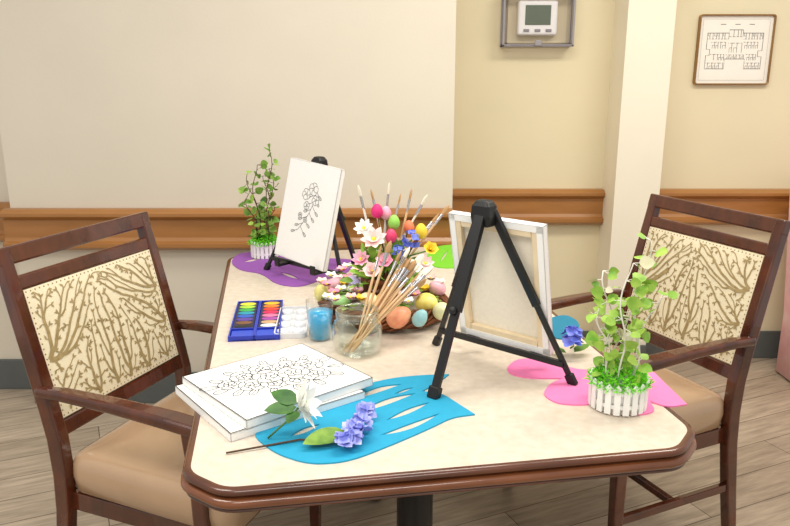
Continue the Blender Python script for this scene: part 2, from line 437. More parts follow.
# ---------------------------------------------------------------- chairs
def branch_pattern(mb, mp, W, H, seed):
    # branches grown by space colonisation so that they fill the panel evenly
    r = random.Random(seed)
    att = [(r.uniform(-W/2+.003, W/2-.003), r.uniform(.006, H-.003)) for _ in range(1500)]
    nodes = []; par = []; head = []
    for i in range(6):
        nodes.append((-W/2+W*(i+.5)/6+r.uniform(-.018, .018), .003)); par.append(-1); head.append(r.uniform(-.6, .6))
    for x, y in ((-W/2+.003, H*.36), (W/2-.003, H*.45), (-W/2+.003, H*.7), (W/2-.003, H*.15)):
        nodes.append((x, y)); par.append(-1); head.append(.6 if x < 0 else -.6)
    nr = len(nodes)
    step = .006
    for it in range(130):
        acc = {}
        for a in att:
            best = None; bd = .060**2
            for k, n in enumerate(nodes):
                d = (a[0]-n[0])**2+(a[1]-n[1])**2
                if d < bd: bd = d; best = k
            if best is not None:
                l = math.sqrt(bd)+1e-9; v = acc.setdefault(best, [0, 0, 0]); v[0] += (a[0]-nodes[best][0])/l; v[1] += (a[1]-nodes[best][1])/l; v[2] += 1
        if not acc: break
        new = []
        for k, v in acc.items():
            if v[2] < 2 and r.random() < .5: continue
            l0 = math.hypot(v[0], v[1])+1e-9
            h = head[k]
            vx, vy = v[0]/l0+.35*h+r.uniform(-.2, .2), v[1]/l0+.70+r.uniform(-.2, .2); l = math.hypot(vx, vy)+1e-9
            p = (nodes[k][0]+vx/l*step, nodes[k][1]+vy/l*step)
            if abs(p[0]) < W/2 and 0 < p[1] < H: new.append((p, k, max(-1, min(1, h*.9+r.uniform(-.3, .3)))))
        for p, k, h in new: nodes.append(p); par.append(k); head.append(h)
        att = [a for a in att if all((a[0]-p[0])**2+(a[1]-p[1])**2 > .0072**2 for p, _, _ in new)]
        if len(nodes) > 2000: break
    cnt = [0]*len(nodes); ch = [[] for _ in nodes]
    for k in range(len(nodes)-1, -1, -1):
        if not ch[k]: cnt[k] += 1
        if par[k] >= 0: cnt[par[k]] += cnt[k]; ch[par[k]].append(k)
    wd = [min(.0130, .0026*c**.44) for c in cnt]
    stack = [(k, None) for k in range(nr)]
    while stack:
        k, start = stack.pop()
        pts = [start] if start is not None else []; ws = [wd[k]] if start is not None else []
        while True:
            pts.append(nodes[k]); ws.append(wd[k])
            if not ch[k]: break
            big = max(ch[k], key=lambda c: cnt[c])
            for c in ch[k]:
                if c != big: stack.append((c, nodes[k]))
            k = big
        for _ in range(2): pts = [pts[0]]+[((pts[i-1][0]+2*pts[i][0]+pts[i+1][0])/4, (pts[i-1][1]+2*pts[i][1]+pts[i+1][1])/4) for i in range(1, len(pts)-1)]+[pts[-1]]
        if len(pts) > 1:
            ws[-1] = .001; mb.ribbon(pts, ws, mp, 1)
        if len(pts) > 2:
            for q in (-.5, .5):
                b = math.atan2(pts[-1][1]-pts[-3][1], pts[-1][0]-pts[-3][0])+q+r.uniform(-.3, .3); p = pts[-2]
                e = (p[0]+math.cos(b)*.011, p[1]+math.sin(b)*.011)
                if abs(e[0]) < W/2 and 0 < e[1] < H: mb.ribbon([p, ((p[0]+e[0])/2, (p[1]+e[1])/2), e], [.0015, .0048, .001], mp, 1)
def make_chair(label, loc, face, seed):
    t = thing('dining_armchair', label, 'chair', (loc[0], loc[1], 0), math.radians(face-90), 'patterned armchairs at the table')
    X = .250
    path = [(-.055, 0), (-.03, .15), (-.006, .32), (0, .42), (-.006, .52), (-.022, .60), (-.07, .80), (-.117, .995)]
    for sx in (-1, 1):
        mb = MB(); mb.bar_yz(sx*X, path, .034, [.034, .038, .042, .044, .044, .042, .038, .032]); mb.build('back_post', m_dark, t, bevel=.005)
    up = V((0, -.095, .40)).normalized(); nf = V((0, up.z, -up.y)); o0 = V((0, -.0135, .564))
    def xrail(name, s0, s1, hw, th, bow):
        mb = MB(); rings = []
        for i in range(9):
            x = -hw+2*hw*i/8; b = -bow*(1-(x/hw)**2); o = o0+V((x, 0, 0))+nf*b
            rings.append([o+up*s0+nf*th/2, o+up*s1+nf*th/2, o+up*s1-nf*th/2, o+up*s0-nf*th/2])
        mb.loft(rings); return mb.build(name, m_dark, t, bevel=.005)
    xrail('top_rail', .402, .447, .268, .032, .010)
    xrail('upper_rail', .336, .372, .236, .026, .004)
    xrail('lower_rail', -.045, -.004, .236, .026, .0)
    PW, PH = .462, .335
    def dome(x, s):
        u = max(-1, min(1, 2*x/PW)); w = max(-1, min(1, 2*s/PH-1))
        return .0125+.007*(1-u**4)*(1-w**4)
    def mp(x, s, h=.0016): return o0+V((x, 0, 0))+up*s+nf*(dome(x, s)+h)
    mb = MB(); nx, ns = 28, 24
    vs = [mp(-PW/2+PW*i/nx, PH*j/ns, 0) for j in range(ns+1) for i in range(nx+1)]
    fs = [(j*(nx+1)+i, j*(nx+1)+i+1, (j+1)*(nx+1)+i+1, (j+1)*(nx+1)+i) for j in range(ns) for i in range(nx)]
    mb.add(vs, fs, 0, True)
    rot = Matrix((V((1, 0, 0)), nf, up)).transposed()
    mb.box(o0+up*PH/2, (PW, .022, PH), rot)
    branch_pattern(mb, lambda x, s: mp(x, s+.010), PW-.020, PH-.020, seed)
    mb.build('back_panel', [m_fab, m_fabp], t, norm=False)
    mb = MB(); per = []
    nb = 34
    for i in range(nb): per += [(-PW/2+.006+(PW-.012)*i/(nb-1), .006), (-PW/2+.006+(PW-.012)*i/(nb-1), PH-.006)]
    for i in range(1, 24): per += [(-PW/2+.006, .006+(PH-.012)*i/24), (PW/2-.006, .006+(PH-.012)*i/24)]
    for x, s in per: mb.ball(mp(x, s, -.0012), .0026, n=6)
    mb.build('nailhead_trim', m_brass, t)['label'] = 'row of small bronze nailheads'
    # seat
    def outline(ins, r=.04):
        out = []
        for x, y in rrect(.262-ins, .252-ins, max(.012, r-ins*.5), 5):
            out.append((x*(1+.05*(y/.25)), y+.262))
        return out
    mb = MB(); rings = []
    for z, ins in ((.372, .010), (.380, .002), (.420, -.003), (.455, .0), (.472, .010), (.481, .030), (.485, .07), (.487, .12), (.488, .18)): rings.append([V((x, y, z)) for x, y in outline(ins)])
    mb.loft(rings, 0, True); mb.build('seat', m_vinyl, t)
    mb = MB()
    for sx in (-1, 1): mb.bar((sx*.235, 0, .347), (sx*.243, .45, .347), .024, .050)
    mb.bar((-.24, .455, .347), (.24, .455, .347), .024, .050); mb.bar((-.235, .01, .347), (.235, .01, .347), .024, .050)
    mb.build('seat_frame', m_dark, t, bevel=.003)
    for sx in (-1, 1):
        mb = MB(); mb.bar_yz(sx*.274, [(.432, 0), (.436, .35), (.430, .50), (.415, .632)], [.026, .032, .030, .030], [.028, .040, .036, .034]); mb.build('front_leg', m_dark, t, bevel=.005)
        mb = MB(); mb.bar_yz(sx*.268, [(-.035, .650), (.05, .655), (.2, .652), (.36, .643), (.45, .634), (.478, .628)], [.026, .036, .044, .052, .052, .034], [.026, .028, .028, .030, .030, .020]); mb.build('arm', m_dark, t, bevel=.009, segs=3)
        mb = MB(); mb.bar((sx*.252, -.02, .17), (sx*.26, .43, .17), .018, .026); mb.build('side_stretcher', m_dark, t, bevel=.003)
    mb = MB(); mb.bar((-.25, .20, .17), (.25, .20, .17), .018, .024); mb.build('cross_stretcher', m_dark, t, bevel=.003)
    return t
make_chair('dark wood armchair with branch patterned back, left of the table beside the stacked canvases', (-.748, 1.89), -21, 5)
make_chair('dark wood armchair with branch patterned back, right of the table behind the potted plant', (.905, 2.235), 204, 9)

# ---------------------------------------------------------------- canvases
def petal_curve(cx, cy, a, l, w, n=18):
    out = []
    for i in range(n):
        q = 2*PI*i/n; x = l*(.5-.5*math.cos(q)); y = w/2*math.sin(q)*(.6+.5*x/l)
        out.append((cx+x*math.cos(a)-y*math.sin(a), cy+x*math.sin(a)+y*math.cos(a)))
    return out
def inside(p, poly):
    c = False; x, y = p
    for i in range(len(poly)):
        x1, y1 = poly[i-1]; x2, y2 = poly[i]
        if (y1 > y) != (y2 > y) and x < (x2-x1)*(y-y1)/(y2-y1)+x1: c = not c
    return c
class Art:
    # collects outlines, later ones lie over earlier ones; only the uncovered bits of line are drawn
    def __init__(s, mb, z, lw): s.mb, s.z, s.lw, s.items = mb, z, lw, []
    def closed(s, pts): s.items.append((pts, True, 1.0))
    def line(s, pts, k=1.0):
        fine = []
        for a, b in zip(pts, pts[1:]):
            for i in range(4): fine.append((a[0]+(b[0]-a[0])*i/4, a[1]+(b[1]-a[1])*i/4))
        s.items.append((fine+[pts[-1]], False, k))
    def flower(s, cx, cy, r, g, inner=True):
        n = 5; a0 = g.uniform(0, 6)
        for (rr, off) in ((r, 0), (r*.55, .6)) if inner else ((r, 0),):
            for i in range(n):
                a = a0+off+2*PI*i/n
                s.closed(petal_curve(cx, cy, a, rr, rr*1.15))
        s.closed([(cx+r*.16*math.cos(q*.5236), cy+r*.16*math.sin(q*.5236)) for q in range(12)])
    def leaf(s, cx, cy, a, l):
        s.closed(petal_curve(cx, cy, a, l, l*.5)); s.line([(cx, cy), (cx+l*.9*math.cos(a), cy+l*.9*math.sin(a))], .7)
    def draw(s):
        bb = []
        for pts, cl, k in s.items:
            xs = [p[0] for p in pts]; ys = [p[1] for p in pts]; bb.append((min(xs), max(xs), min(ys), max(ys)))
        mp = lambda x, y: V((x, y, s.z+.0006))
        for i, (pts, cl, k) in enumerate(s.items):
            seq = pts+[pts[0]] if cl else pts; run = []
            for a, b in zip(seq, seq[1:]):
                m = ((a[0]+b[0])/2, (a[1]+b[1])/2); hid = False
                for j in range(i+1, len(s.items)):
                    if not s.items[j][1]: continue
                    x0, x1, y0, y1 = bb[j]
                    if x0 < m[0] < x1 and y0 < m[1] < y1 and inside(m, s.items[j][0]): hid = True; break
                if hid:
                    if len(run) > 1: s.mb.ribbon(run, s.lw*k, mp, 1)
                    run = []
                else:
                    if not run: run = [a]
                    run.append(b)
            if len(run) > 1: s.mb.ribbon(run, s.lw*k, mp, 1)
def make_canvas(label, w, h, art=None, group=None):
    t = thing('stretched_canvas', label, 'canvas', group=group); T = .018
    mb = MB(); mb.box((0, 0, T-.0015), (w, h, .003))
    for s in (-1, 1):
        mb.box((s*(w/2-.001), 0, T/2), (.002, h, T)); mb.box((0, s*(h/2-.001), T/2), (w, .002, T))
        mb.box((s*(w/2-.008), 0, .0006), (.016, h, .0012)); mb.box((0, s*(h/2-.008), .0006), (w, .016, .0012))
    if art: art(mb, T)
    mb.build('canvas_cloth', [m_canvas, m_ink], t, norm=False)
    mb = MB(); mb.box((0, 0, T-.0038), (w-.006, h-.006, .0012)); mb.build('canvas_lining', m_canvasb, t)
    for s in (-1, 1):
        mb = MB(); mb.box((s*(w/2-.0165), 0, .0075), (.027, h-.006, .012)); mb.build('stretcher_bar', m_bar, t, bevel=.002)
        mb = MB(); mb.box((0, s*(h/2-.0165), .0073), (w-.062, .027, .012)); mb.build('stretcher_bar', m_bar, t, bevel=.002)
    return t
def art_bunch(mb, z):
    A = Art(mb, z, .0017); g = random.Random(4)
    R = math.radians(-20)
    def P(x, y): return x*math.cos(R)-y*math.sin(R)+.006, x*math.sin(R)+y*math.cos(R)+.012
    # outline leaves, then flowers; the bunch tapers to a leafy tip at its left
    for (x, y, a, l) in ((-.122, -.022, PI+.05, .040), (-.104, -.004, PI-.5, .038), (-.104, -.036, PI+.5, .038), (-.078, .022, PI-.8, .036), (-.078, -.048, PI+.9, .036),
                         (-.044, .046, 2.1, .036), (-.010, .054, 1.8, .034), (.030, .056, 1.5, .034), (.066, .052, 1.1, .036), (.100, .034, .6, .038), (.112, .002, .0, .036), (.102, -.030, -.5, .036), (.066, -.054, -1.1, .034), (.024, -.060, -1.5, .032), (-.018, -.060, -1.8, .032), (-.050, -.056, -2.2, .034)):
        x, y = P(x, y); A.leaf(x, y, a+R, l)
    for (x, y, r) in ((-.100, -.018, .025), (-.066, .014, .031), (-.058, -.036, .029), (-.022, .036, .031), (-.012, -.040, .030), (.030, .040, .031), (.076, .030, .033), (.034, -.040, .030), (.078, -.026, .032), (-.018, -.002, .034), (.036, .0, .035)):
        x, y = P(x, y); A.flower(x, y, r, g)
    A.draw()
def art_spray(mb, z):
    A = Art(mb, z, .0013); g = random.Random(8); K = .80
    def P(x, y): return x*K-.004, y*K+.018
    st = [P(.040-.072*q+.022*math.sin(q*3.0), .090-.185*q) for q in [i/12 for i in range(13)]]; A.line(st)
    for i in range(1, 13):
        x, y = st[i]; s = 1 if i % 2 else -1
        a = -1.75+s*.95; l = (.022+.006*(i % 3))*K
        e = (x+math.cos(a)*l*.9, y+math.sin(a)*l*.9); A.line([(x, y), e]); A.leaf(e[0], e[1], a+s*.15, .022*K)
    for (x, y, r) in ((.022, .078, .026), (-.014, .052, .023), (.044, .036, .020), (-.002, .008, .016), (-.030, -.036, .011), (.004, -.050, .010)): x, y = P(x, y); A.flower(x, y, r*K, g, False)
    A.draw()
a41 = math.radians(41)
cb = make_canvas('plain white canvas underneath the drawn one, on the table by the left chair', .30, .265, None, 'canvases stacked flat')
cb.location = (-.262, 1.406, .75); cb.rotation_euler = (0, 0, a41-.06)
ct = make_canvas('white canvas with an outline bouquet drawing, on top of the flat pair', .30, .265, art_bunch, 'canvases stacked flat')
ct.location = (-.247, 1.424, .7682); ct.rotation_euler = (0, 0, a41)

def make_easel(label, loc, deg):
    t = thing('tabletop_easel', label, 'easel', (loc[0], loc[1], .75), math.radians(deg), 'black tabletop easels')
    ap = V((0, -.075, .374)); nf = V((0, .982, .189))
    for s in (-1, 1):
        foot = V((s*.185, 0, .006)); top = ap+V((s*.014, 0, 0)); mid = foot.lerp(top, .45)
        mb = MB(); mb.bar(mid, top, .018, .012, up=nf); mb.bar(foot, mid.lerp(top, .12), .013, .008, up=nf); lg = mb.build('leg', m_black, t, bevel=.002)
        mb = MB(); mb.bar(foot+V((s*.004, 0, -.006)), foot.lerp(top, .05), .019, .015, up=nf); mb.build('rubber_foot', m_blackp, lg, bevel=.003)
    foot = V((0, -.25, .006)); top = ap+V((0, -.018, 0)); mid = foot.lerp(top, .45); n2 = V((0, -.9, .4))
    mb = MB(); mb.bar(mid, top, .025, .015, up=n2); mb.bar(foot, mid.lerp(top, .12), .019, .011, up=n2); lg = mb.build('leg', m_black, t, bevel=.002)
    mb = MB(); mb.bar(foot+V((0, -.002, -.006)), foot.lerp(top, .05), .025, .019, up=n2); mb.build('rubber_foot', m_blackp, lg, bevel=.003)
    mb = MB(); mb.ball(mid+n2*.012, .009); mb.build('lock_knob', m_blackp, lg)
    rings = []
    for z, wx, y0, y1 in ((-.035, .022, -.026, .008), (-.01, .024, -.030, .010), (.010, .022, -.028, .008), (.022, .014, -.022, .002)):
        rings.append([V((x*wx, ap.y+(y0 if y < 0 else y1), ap.z+z)) for x, y in ((1, 1), (-1, 1), (-1, -1), (1, -1))])
    mb = MB(); mb.loft(rings); mb.build('hinge_head', m_blackp, t, bevel=.006, segs=3)
    z = .052; y = -.075*z/.374
    mb = MB(); mb.box((0, y, z-.006), (.335, .012, .014)); mb.build('cross_bar', m_black, t, bevel=.002)
    for s in (-1, 1):
        mb = MB(); mb.box((s*.085, y+.024, z-.008), (.022, .05, .010)); mb.box((s*.085, y+.047, z+.004), (.022, .006, .026)); mb.build('support_peg', m_blackp, t, bevel=.002)
    return t
def canvas_on(easel, cv, h, dx=0, roll=0, lift=0):
    up = V((0, -.195, .981)).normalized(); nf = V((0, .981, .195)).normalized(); ex = up.cross(nf)
    b = V((dx, -.010, .050+lift))+nf*.0085+up*h/2
    Mx = Matrix((ex, up, nf)).transposed().to_4x4() @ Matrix.Rotation(roll, 4, 'Z'); Mx.translation = b
    E = Matrix.Translation(easel.location) @ Matrix.Rotation(easel.rotation_euler.z, 4, 'Z')
    W = E @ Mx
    cv.location = W.translation; cv.rotation_euler = W.to_euler()
e1 = make_easel('black folding easel seen from behind, nearest the front edge of the table', (.244, 1.586), -40.9)
c1 = make_canvas('canvas seen from behind with pine stretcher bars, leaning on the front easel', .24, .305); canvas_on(e1, c1, .305, .008)
e2 = make_easel('black folding easel at the back of the table near the wall', (-.30, 2.30), 139.2)
c2 = make_canvas('white canvas with a light flower branch drawing, leaning on the back easel', .24, .325, art_spray); canvas_on(e2, c2, .325, -.008, -.085, .006)

# ---------------------------------------------------------------- foam mats
def foam(name, label, pts, m, slits=(), z=.75, h=.003):
    P = lambda p: onz(p[0], p[1], z+h)
    poly = dedupe(chaikin([P(p).to_2d() for p in pts], 3))
    holes = []
    for (x0, y0, x1, y1, wd, bw) in slits:
        d = V((x1-x0, y1-y0)); nrm = V((-d.y, d.x)).normalized(); q = []
        for i in range(10):
            s = i/10; c = V((x0, y0))+d*s; q.append(c+nrm*(wd+bw)*math.sin(PI*s))
        for i in range(10):
            s = 1-i/10; c = V((x0, y0))+d*s; q.append(c+nrm*(bw-wd)*math.sin(PI*s))
        holes.append(dedupe([P(p).to_2d() for p in q]))
    mb = MB(); mb.prism(poly, z, z+h, holes)
    c = sum((V((p.x, p.y, 0)) for p in poly), V((0, 0, 0)))/len(poly); c.z = z
    return tag(mb.build(name, m, loc=c), label, 'foam mat')
def tip(*p): return [p, p, p]
foam('foam_placemat', 'bright blue foam tulip shape with cut slits, under the loose flowers',
     [(250, 433), (276, 418), (305, 408), (350, 388), (390, 378), (420, 375)]+tip(449, 374)+[(440, 381)]+tip(422, 391)+[(442, 393), (456, 402)]+tip(475, 414)+[(452, 417), (432, 427), (400, 441), (350, 461), (310, 464), (275, 453)], m_blue,
     [(352, 400, 402, 384, 2.6, -2), (358, 413, 416, 393, 2.8, -1.5), (386, 420, 430, 402, 2.4, 0), (380, 435, 440, 413, 2.6, 2), (290, 436, 320, 424, 2.4, 0), (394, 394, 414, 387, 1.2, 0)])
foam('foam_placemat', 'pink foam flower shape under the right potted plant',
     [(506, 367), (518, 358), (545, 359), (566, 366), (582, 370), (602, 368), (630, 364), (650, 368), (664, 382)]+tip(687, 404)+[(668, 407)]+tip(650, 401)+[(656, 411), (640, 415), (618, 409), (602, 402), (580, 405), (556, 403), (542, 394), (550, 383)]+tip(563, 378)+[(530, 378), (510, 374)], m_pink)
foam('foam_placemat', 'purple foam flower shape under the back easel',
     [(230, 262), (238, 253), (262, 251), (292, 258), (326, 258), (352, 259), (360, 264), (340, 276), (322, 279), (300, 287), (276, 284), (262, 273), (240, 270)], m_purple,
     [(242, 262, 262, 258, 1.2, 0), (280, 272, 300, 279, 1.4, 0), (330, 270, 350, 265, 1, 0)])
foam('foam_placemat', 'lime green foam leaf shape behind the centrepiece, at the far right of the table',
     [(424, 258), (436, 246), (456, 244), (478, 247), (486, 256), (474, 266), (452, 268), (434, 267)], m_green, [(440, 262, 448, 250, 1, 0), (455, 264, 462, 250, 1, 0)])
foam('foam_placemat', 'dark teal foam shape on the table behind the front easel',
     [(540, 330), (548, 318), (566, 314), (580, 322), (578, 336), (560, 340)], m_teal)

# ---------------------------------------------------------------- paint set, palette, cup, jar
ctr = (onz(229, 344)+onz(286, 303)+onz(238, 304)+onz(276, 342))/4
t = thing('watercolor_set', 'open blue plastic watercolour box with two rows of bright paints', 'paint set', (ctr.x, ctr.y, .75), math.radians(7))
mb = MB(); mb.prism(rrect(.065, .15, .01, 3), 0, .006)
for (cx, cy, sx, sy) in ((-.063, 0, .004, .30), (.063, 0, .004, .30), (0, 0, .008, .30), (0, .148, .128, .004), (0, -.148, .128, .004), (0, -.088, .128, .004)): mb.box((cx, cy, .007), (sx, sy, .014))
m_pb = M('blue_case', (32, 54, 176), .35, .04); mb.build('case', m_pb, t, bevel=.0012)
m_pbd = M('dark_blue_insert', (24, 26, 70), .4, .05)
for sx in (-1, 1):
    mb = MB(); mb.box((sx*.0335, .03, .008), (.054, .225, .006)); mb.build('insert', m_pbd, t)
mb = MB(); mb.box((0, -.118, .008), (.12, .05, .004)); mb.build('mixing_well', M('pale_blue_well', (46, 76, 196), .4, .05), t, bevel=.002)
cols = [(250, 232, 60), (170, 214, 60), (60, 170, 70), (30, 150, 170), (40, 90, 190), (90, 60, 150), (120, 80, 50), (30, 30, 34),
        (250, 190, 40), (246, 130, 40), (232, 60, 40), (214, 30, 90), (235, 120, 160), (160, 70, 160), (200, 160, 120), (245, 245, 240)]
for i, c in enumerate(cols):
    sx = -1 if i < 8 else 1; y = .128-.0275*(i % 8)
    mb = MB(); mb.lathe([(0, .0125), (.021, .0125), (.023, .0115), (.023, .0105)], 14, (sx*.0335, y, 0), sq=.52)
    mb.build('paint_pan', M('paint_%d' % i, c, .4, .12, 60), t)
pc = onz(293, 324)
t = thing('paint_palette', 'white plastic mixing tray between the paint box and blue water', 'palette', (pc.x, pc.y, .75), math.radians(4))
mb = MB(); mb.prism(rrect(.042, .115, .016, 5), 0, .004)
mb.loft([[V((x, y, z)) for x, y in rrect(.042+o, .115+o, .016+o, 5)] for o, z in ((0, .003), (0, .014), (-.003, .014), (-.004, .004))], caps=False)
mb.build('tray', m_pal, t, bevel=.001)
for i in range(8):
    mb = MB(); mb.lathe([(0, .0045), (.010, .005), (.0135, .0125), (.016, .0125), (.0165, .004)], 16, ((-1 if i % 2 else 1)*.019, -.081+.054*(i//2), 0)); mb.build('well', m_pal, t)

cpos = onz(320, 340)
t = thing('plastic_cup', 'clear plastic cup half full of bright blue water', 'cup', (cpos.x, cpos.y+.012, .75))
mb = MB(); mb.lathe([(0, .001), (.028, .001), (.0350, .102), (.0343, .102), (.0275, .0035), (0, .0035)], 28); mb.build('cup', m_cup, t)
mb = MB(); mb.lathe([(0, .004), (.0272, .004), (.0322, .073), (0, .073)], 28); mb.build('blue_water', m_water, t)

jpos = onz(357, 356); jpos = V((jpos.x, jpos.y+.03, .75))
t = thing('glass_jar', 'squat clear glass jar holding a bunch of paint brushes', 'jar', jpos)
mb = MB(); mb.lathe([(0, .001), (.048, .001), (.058, .010), (.0605, .03), (.0605, .062), (.055, .078), (.049, .085), (.048, .098), (.052, .100), (.052, .106), (.049, .107), (.0455, .104), (.0455, .085), (.052, .075), (.057, .06), (.057, .03), (.054, .012), (.045, .006), (0, .006)], 36); mb.build('jar_body', m_glass, t)
mb = MB()
for z in (.088, .094, .106): mb.tube([(.0500*math.cos(a*PI/16), .0500*math.sin(a*PI/16), z) for a in range(32)], .0018, 6, closed=True)
mb.build('screw_thread', m_glass, t)

# brushes
def brush_proto(label, group, hm, bm_, L=.27, wide=.009):
    t = thing('paint_brush', label, 'brush', group=group)
    a = L-.065
    mb = MB(); mb.lathe([(0, 0), (.0016, .002), (.0021, .04), (.0036, a*.72), (.0031, a)], 10); mb.build('handle', hm, t)
    mb = MB(); mb.lathe([(.0033, a-.004), (.0038, a), (.0040, a+.012), (wide*.62, a+.034)], 10, sq=.75); mb.build('ferrule', m_ferr, t)
    mb = MB(); mb.lathe([(wide*.6, a+.033), (wide*.78, a+.045), (wide*.6, a+.057), (wide*.15, a+.065), (0, a+.066)], 10, sq=.5); mb.build('bristles', bm_, t)
    return t
def aim(o, base, tip, spin=0):
    base, tip = V(base), V(tip); d = (tip-base).normalized()
    q = V((0, 0, 1)).rotation_difference(d)
    o.location = base; o.rotation_euler = (q @ Matrix.Rotation(spin, 3, 'Z').to_quaternion()).to_euler()
def brushes(spec, protos):
    pr = {}
    for kind, base, tip in spec:
        if kind not in pr: pr[kind] = brush_proto(*protos[kind]); o = pr[kind]
        else: o = dup(pr[kind])
        aim(o, base, tip, rng.uniform(0, 3))
g1 = 'brushes standing in the glass jar'; g2 = 'brushes standing in the flower centrepiece'
tips = [(396, 262), (407, 252), (416, 268), (400, 276), (424, 258), (433, 250), (386, 256), (430, 270), (414, 246), (443, 264), (398, 290), (376, 266), (404, 264), (420, 276), (410, 284), (427, 246)]
spec = []
for i, (x, y) in enumerate(tips):
    f = max(0, min(1, (x-376)/66))
    b = V((-.034+.034*(1-f)+.008*math.sin(i*2.1), -.016+.018*math.sin(i*1.3), .0075))
    spec.append(('nws'[i % 3], jpos+b, ony(x, y, jpos.y+.09+.03*math.sin(i*1.7))))
brushes(spec, {'n': ('tan bristled paint brush with natural wood handle leaning in the glass jar', g1, m_wood, m_brist, .275, .011),
               'w': ('white bristled paint brush with natural wood handle leaning in the glass jar', g1, m_wood, m_bristw, .290, .014),
               's': ('narrow pointed paint brush with pale handle leaning in the glass jar', g1, m_wood, m_brist, .262, .006)})

# ---------------------------------------------------------------- centrepiece
WC = V((-.030, 1.955, .75))
t = thing('grapevine_wreath', 'round brown twig wreath lying around the flowers and eggs', 'wreath', WC)
mb = MB()
for k in range(28):
    ph = k*2.39; fr = 3+k % 4; am = .010+.014*((k*7) % 10)/10; pts = []
    for i in range(56):
        a = 2*PI*i/56; q = ph+fr*a
        R = .158+am*1.25*math.cos(q); pts.append((R*math.cos(a), R*math.sin(a), .029+am*math.sin(q)))
    mb.tube(pts, .0036, 6, closed=True)
mb.build('twigs', m_twig, t)
mb = MB(); g = random.Random(2)
for i in range(120):
    a = g.uniform(0, 2*PI); R = .145+g.uniform(-.06, .010); o = V((R*math.cos(a), R*math.sin(a), .050))
    d = V((math.cos(a)+g.uniform(-.8, .8), math.sin(a)+g.uniform(-.8, .8), g.uniform(.1, .6))); mb.blade(o, d, (0, 0, 1), g.uniform(.018, .032), .015, -.3, 0 if i % 3 == 0 else 1)
mb.build('leaves', [m_leafd, m_leafl], t, norm=False)
for i, (px, py, m_) in enumerate(((347, 279, m_fp), (356, 272, m_fpp), (364, 283, m_fp), (352, 292, m_fw), (335, 301, m_fpp), (415, 296, m_fp), (440, 284, m_fw), (376, 292, m_fpp), (362, 300, m_fy), (408, 303, m_fw), (327, 286, m_fp), (341, 291, m_fw), (370, 274, m_fp), (392, 290, m_fw), (401, 296, m_fpp), (424, 290, m_fy), (380, 281, m_fpp), (347, 268, m_fw), (338, 280, m_fpp), (431, 280, m_fpp), (356, 286, m_fw), (371, 288, m_fpp), (388, 274, m_fw), (404, 280, m_fpp), (420, 276, m_fw),
                                  (331, 277, m_fw), (322, 283, m_fpp), (342, 271, m_fp), (334, 294, m_fp), (351, 299, m_fpp), (358, 293, m_fp), (345, 285, m_fy), (328, 299, m_fw))):
    o = onz(px, py, .828)-WC; mb = MB()
    for q in range(6):
        a = q*PI/3; mb.blade(o, (math.cos(a), math.sin(a)-.3, .5), (0, -.3, 1), .021, .018, .2, 0)
    mb.ball(o+V((0, 0, .006)), .0035, 1, 8); mb.build('blossom', [m_, m_fy], t, norm=False)

pot = thing('flower_pot', 'small brown pot with green leaves in the middle of the twig wreath', 'pot', WC)
mb = MB(); mb.lathe([(0, 0), (.048, 0), (.062, .10), (.065, .10), (.065, .112), (.058, .112), (.056, .095), (0, .095)], 24); mb.build('pot', m_twig, pot)
mb = MB(); g = random.Random(6)
for i in range(130):
    a = g.uniform(0, 2*PI); e = g.uniform(.1, 1.3); d = V((math.cos(a)*math.cos(e), math.sin(a)*math.cos(e), math.sin(e)))
    o = V((0, 0, .09))+d*g.uniform(.03, .11); o.z = max(o.z, .06)
    mb.blade(o, d+V((0, 0, .1)), (g.uniform(-1, 1), g.uniform(-1, 1), 1), g.uniform(.025, .045), .020, -.25, 0 if i % 4 == 0 else 1)
mb.build('foliage', [m_leafd, m_leafl], pot, norm=False)

def eggobj(px, py, z, r, rgb, label, rgb2=None, grp='eggs in the twig wreath'):
    o = onz(px, py, z); mb = MB(); q = V((0, 0, 1)).rotation_difference(V((rng.uniform(-1, 1), rng.uniform(-.5, .5), rng.uniform(.1, .7))).normalized()).to_matrix()
    mb.ball(o, r, n=18, egg=1.28, rot=q)
    tag(mb.build('easter_egg', M('egg_%s' % label[:6], rgb, .35, .05, 60, rgb2=rgb2), loc=o), label, 'egg', grp)
eggobj(399, 317, .80, .027, (248, 152, 114), 'large coral orange egg at the front of the twig wreath', (252, 184, 140))
eggobj(427, 303, .808, .028, (244, 222, 96), 'bright yellow egg at the right front of the twig wreath', (250, 240, 150))
eggobj(442, 311, .802, .024, (238, 240, 190), 'pale cream green egg at the far right end of the twig wreath')
eggobj(411, 284, .838, .024, (190, 220, 84), 'lime green egg above the yellow egg on the wreath')
eggobj(383, 304, .817, .024, (250, 190, 96), 'golden orange egg just behind the coral egg')
eggobj(420, 318, .80, .019, (160, 214, 220), 'small aqua egg between the coral and yellow eggs')
eggobj(322, 293, .80, .023, (236, 226, 140), 'soft yellow egg at the left end of the wreath')
eggobj(342, 303, .802, .022, (164, 214, 136), 'small green egg at the left front of the wreath')
eggobj(437, 288, .818, .022, (244, 184, 198), 'pale pink egg at the right rear of the wreath')
eggobj(369, 300, .825, .021, (250, 226, 176), 'cream egg behind the brushes on the left of the wreath')
eggobj(336, 284, .822, .020, (246, 190, 204), 'pale pink egg behind the blue water cup')
eggobj(353, 282, .835, .019, (200, 190, 236), 'lavender egg among the blossoms left of the brushes')

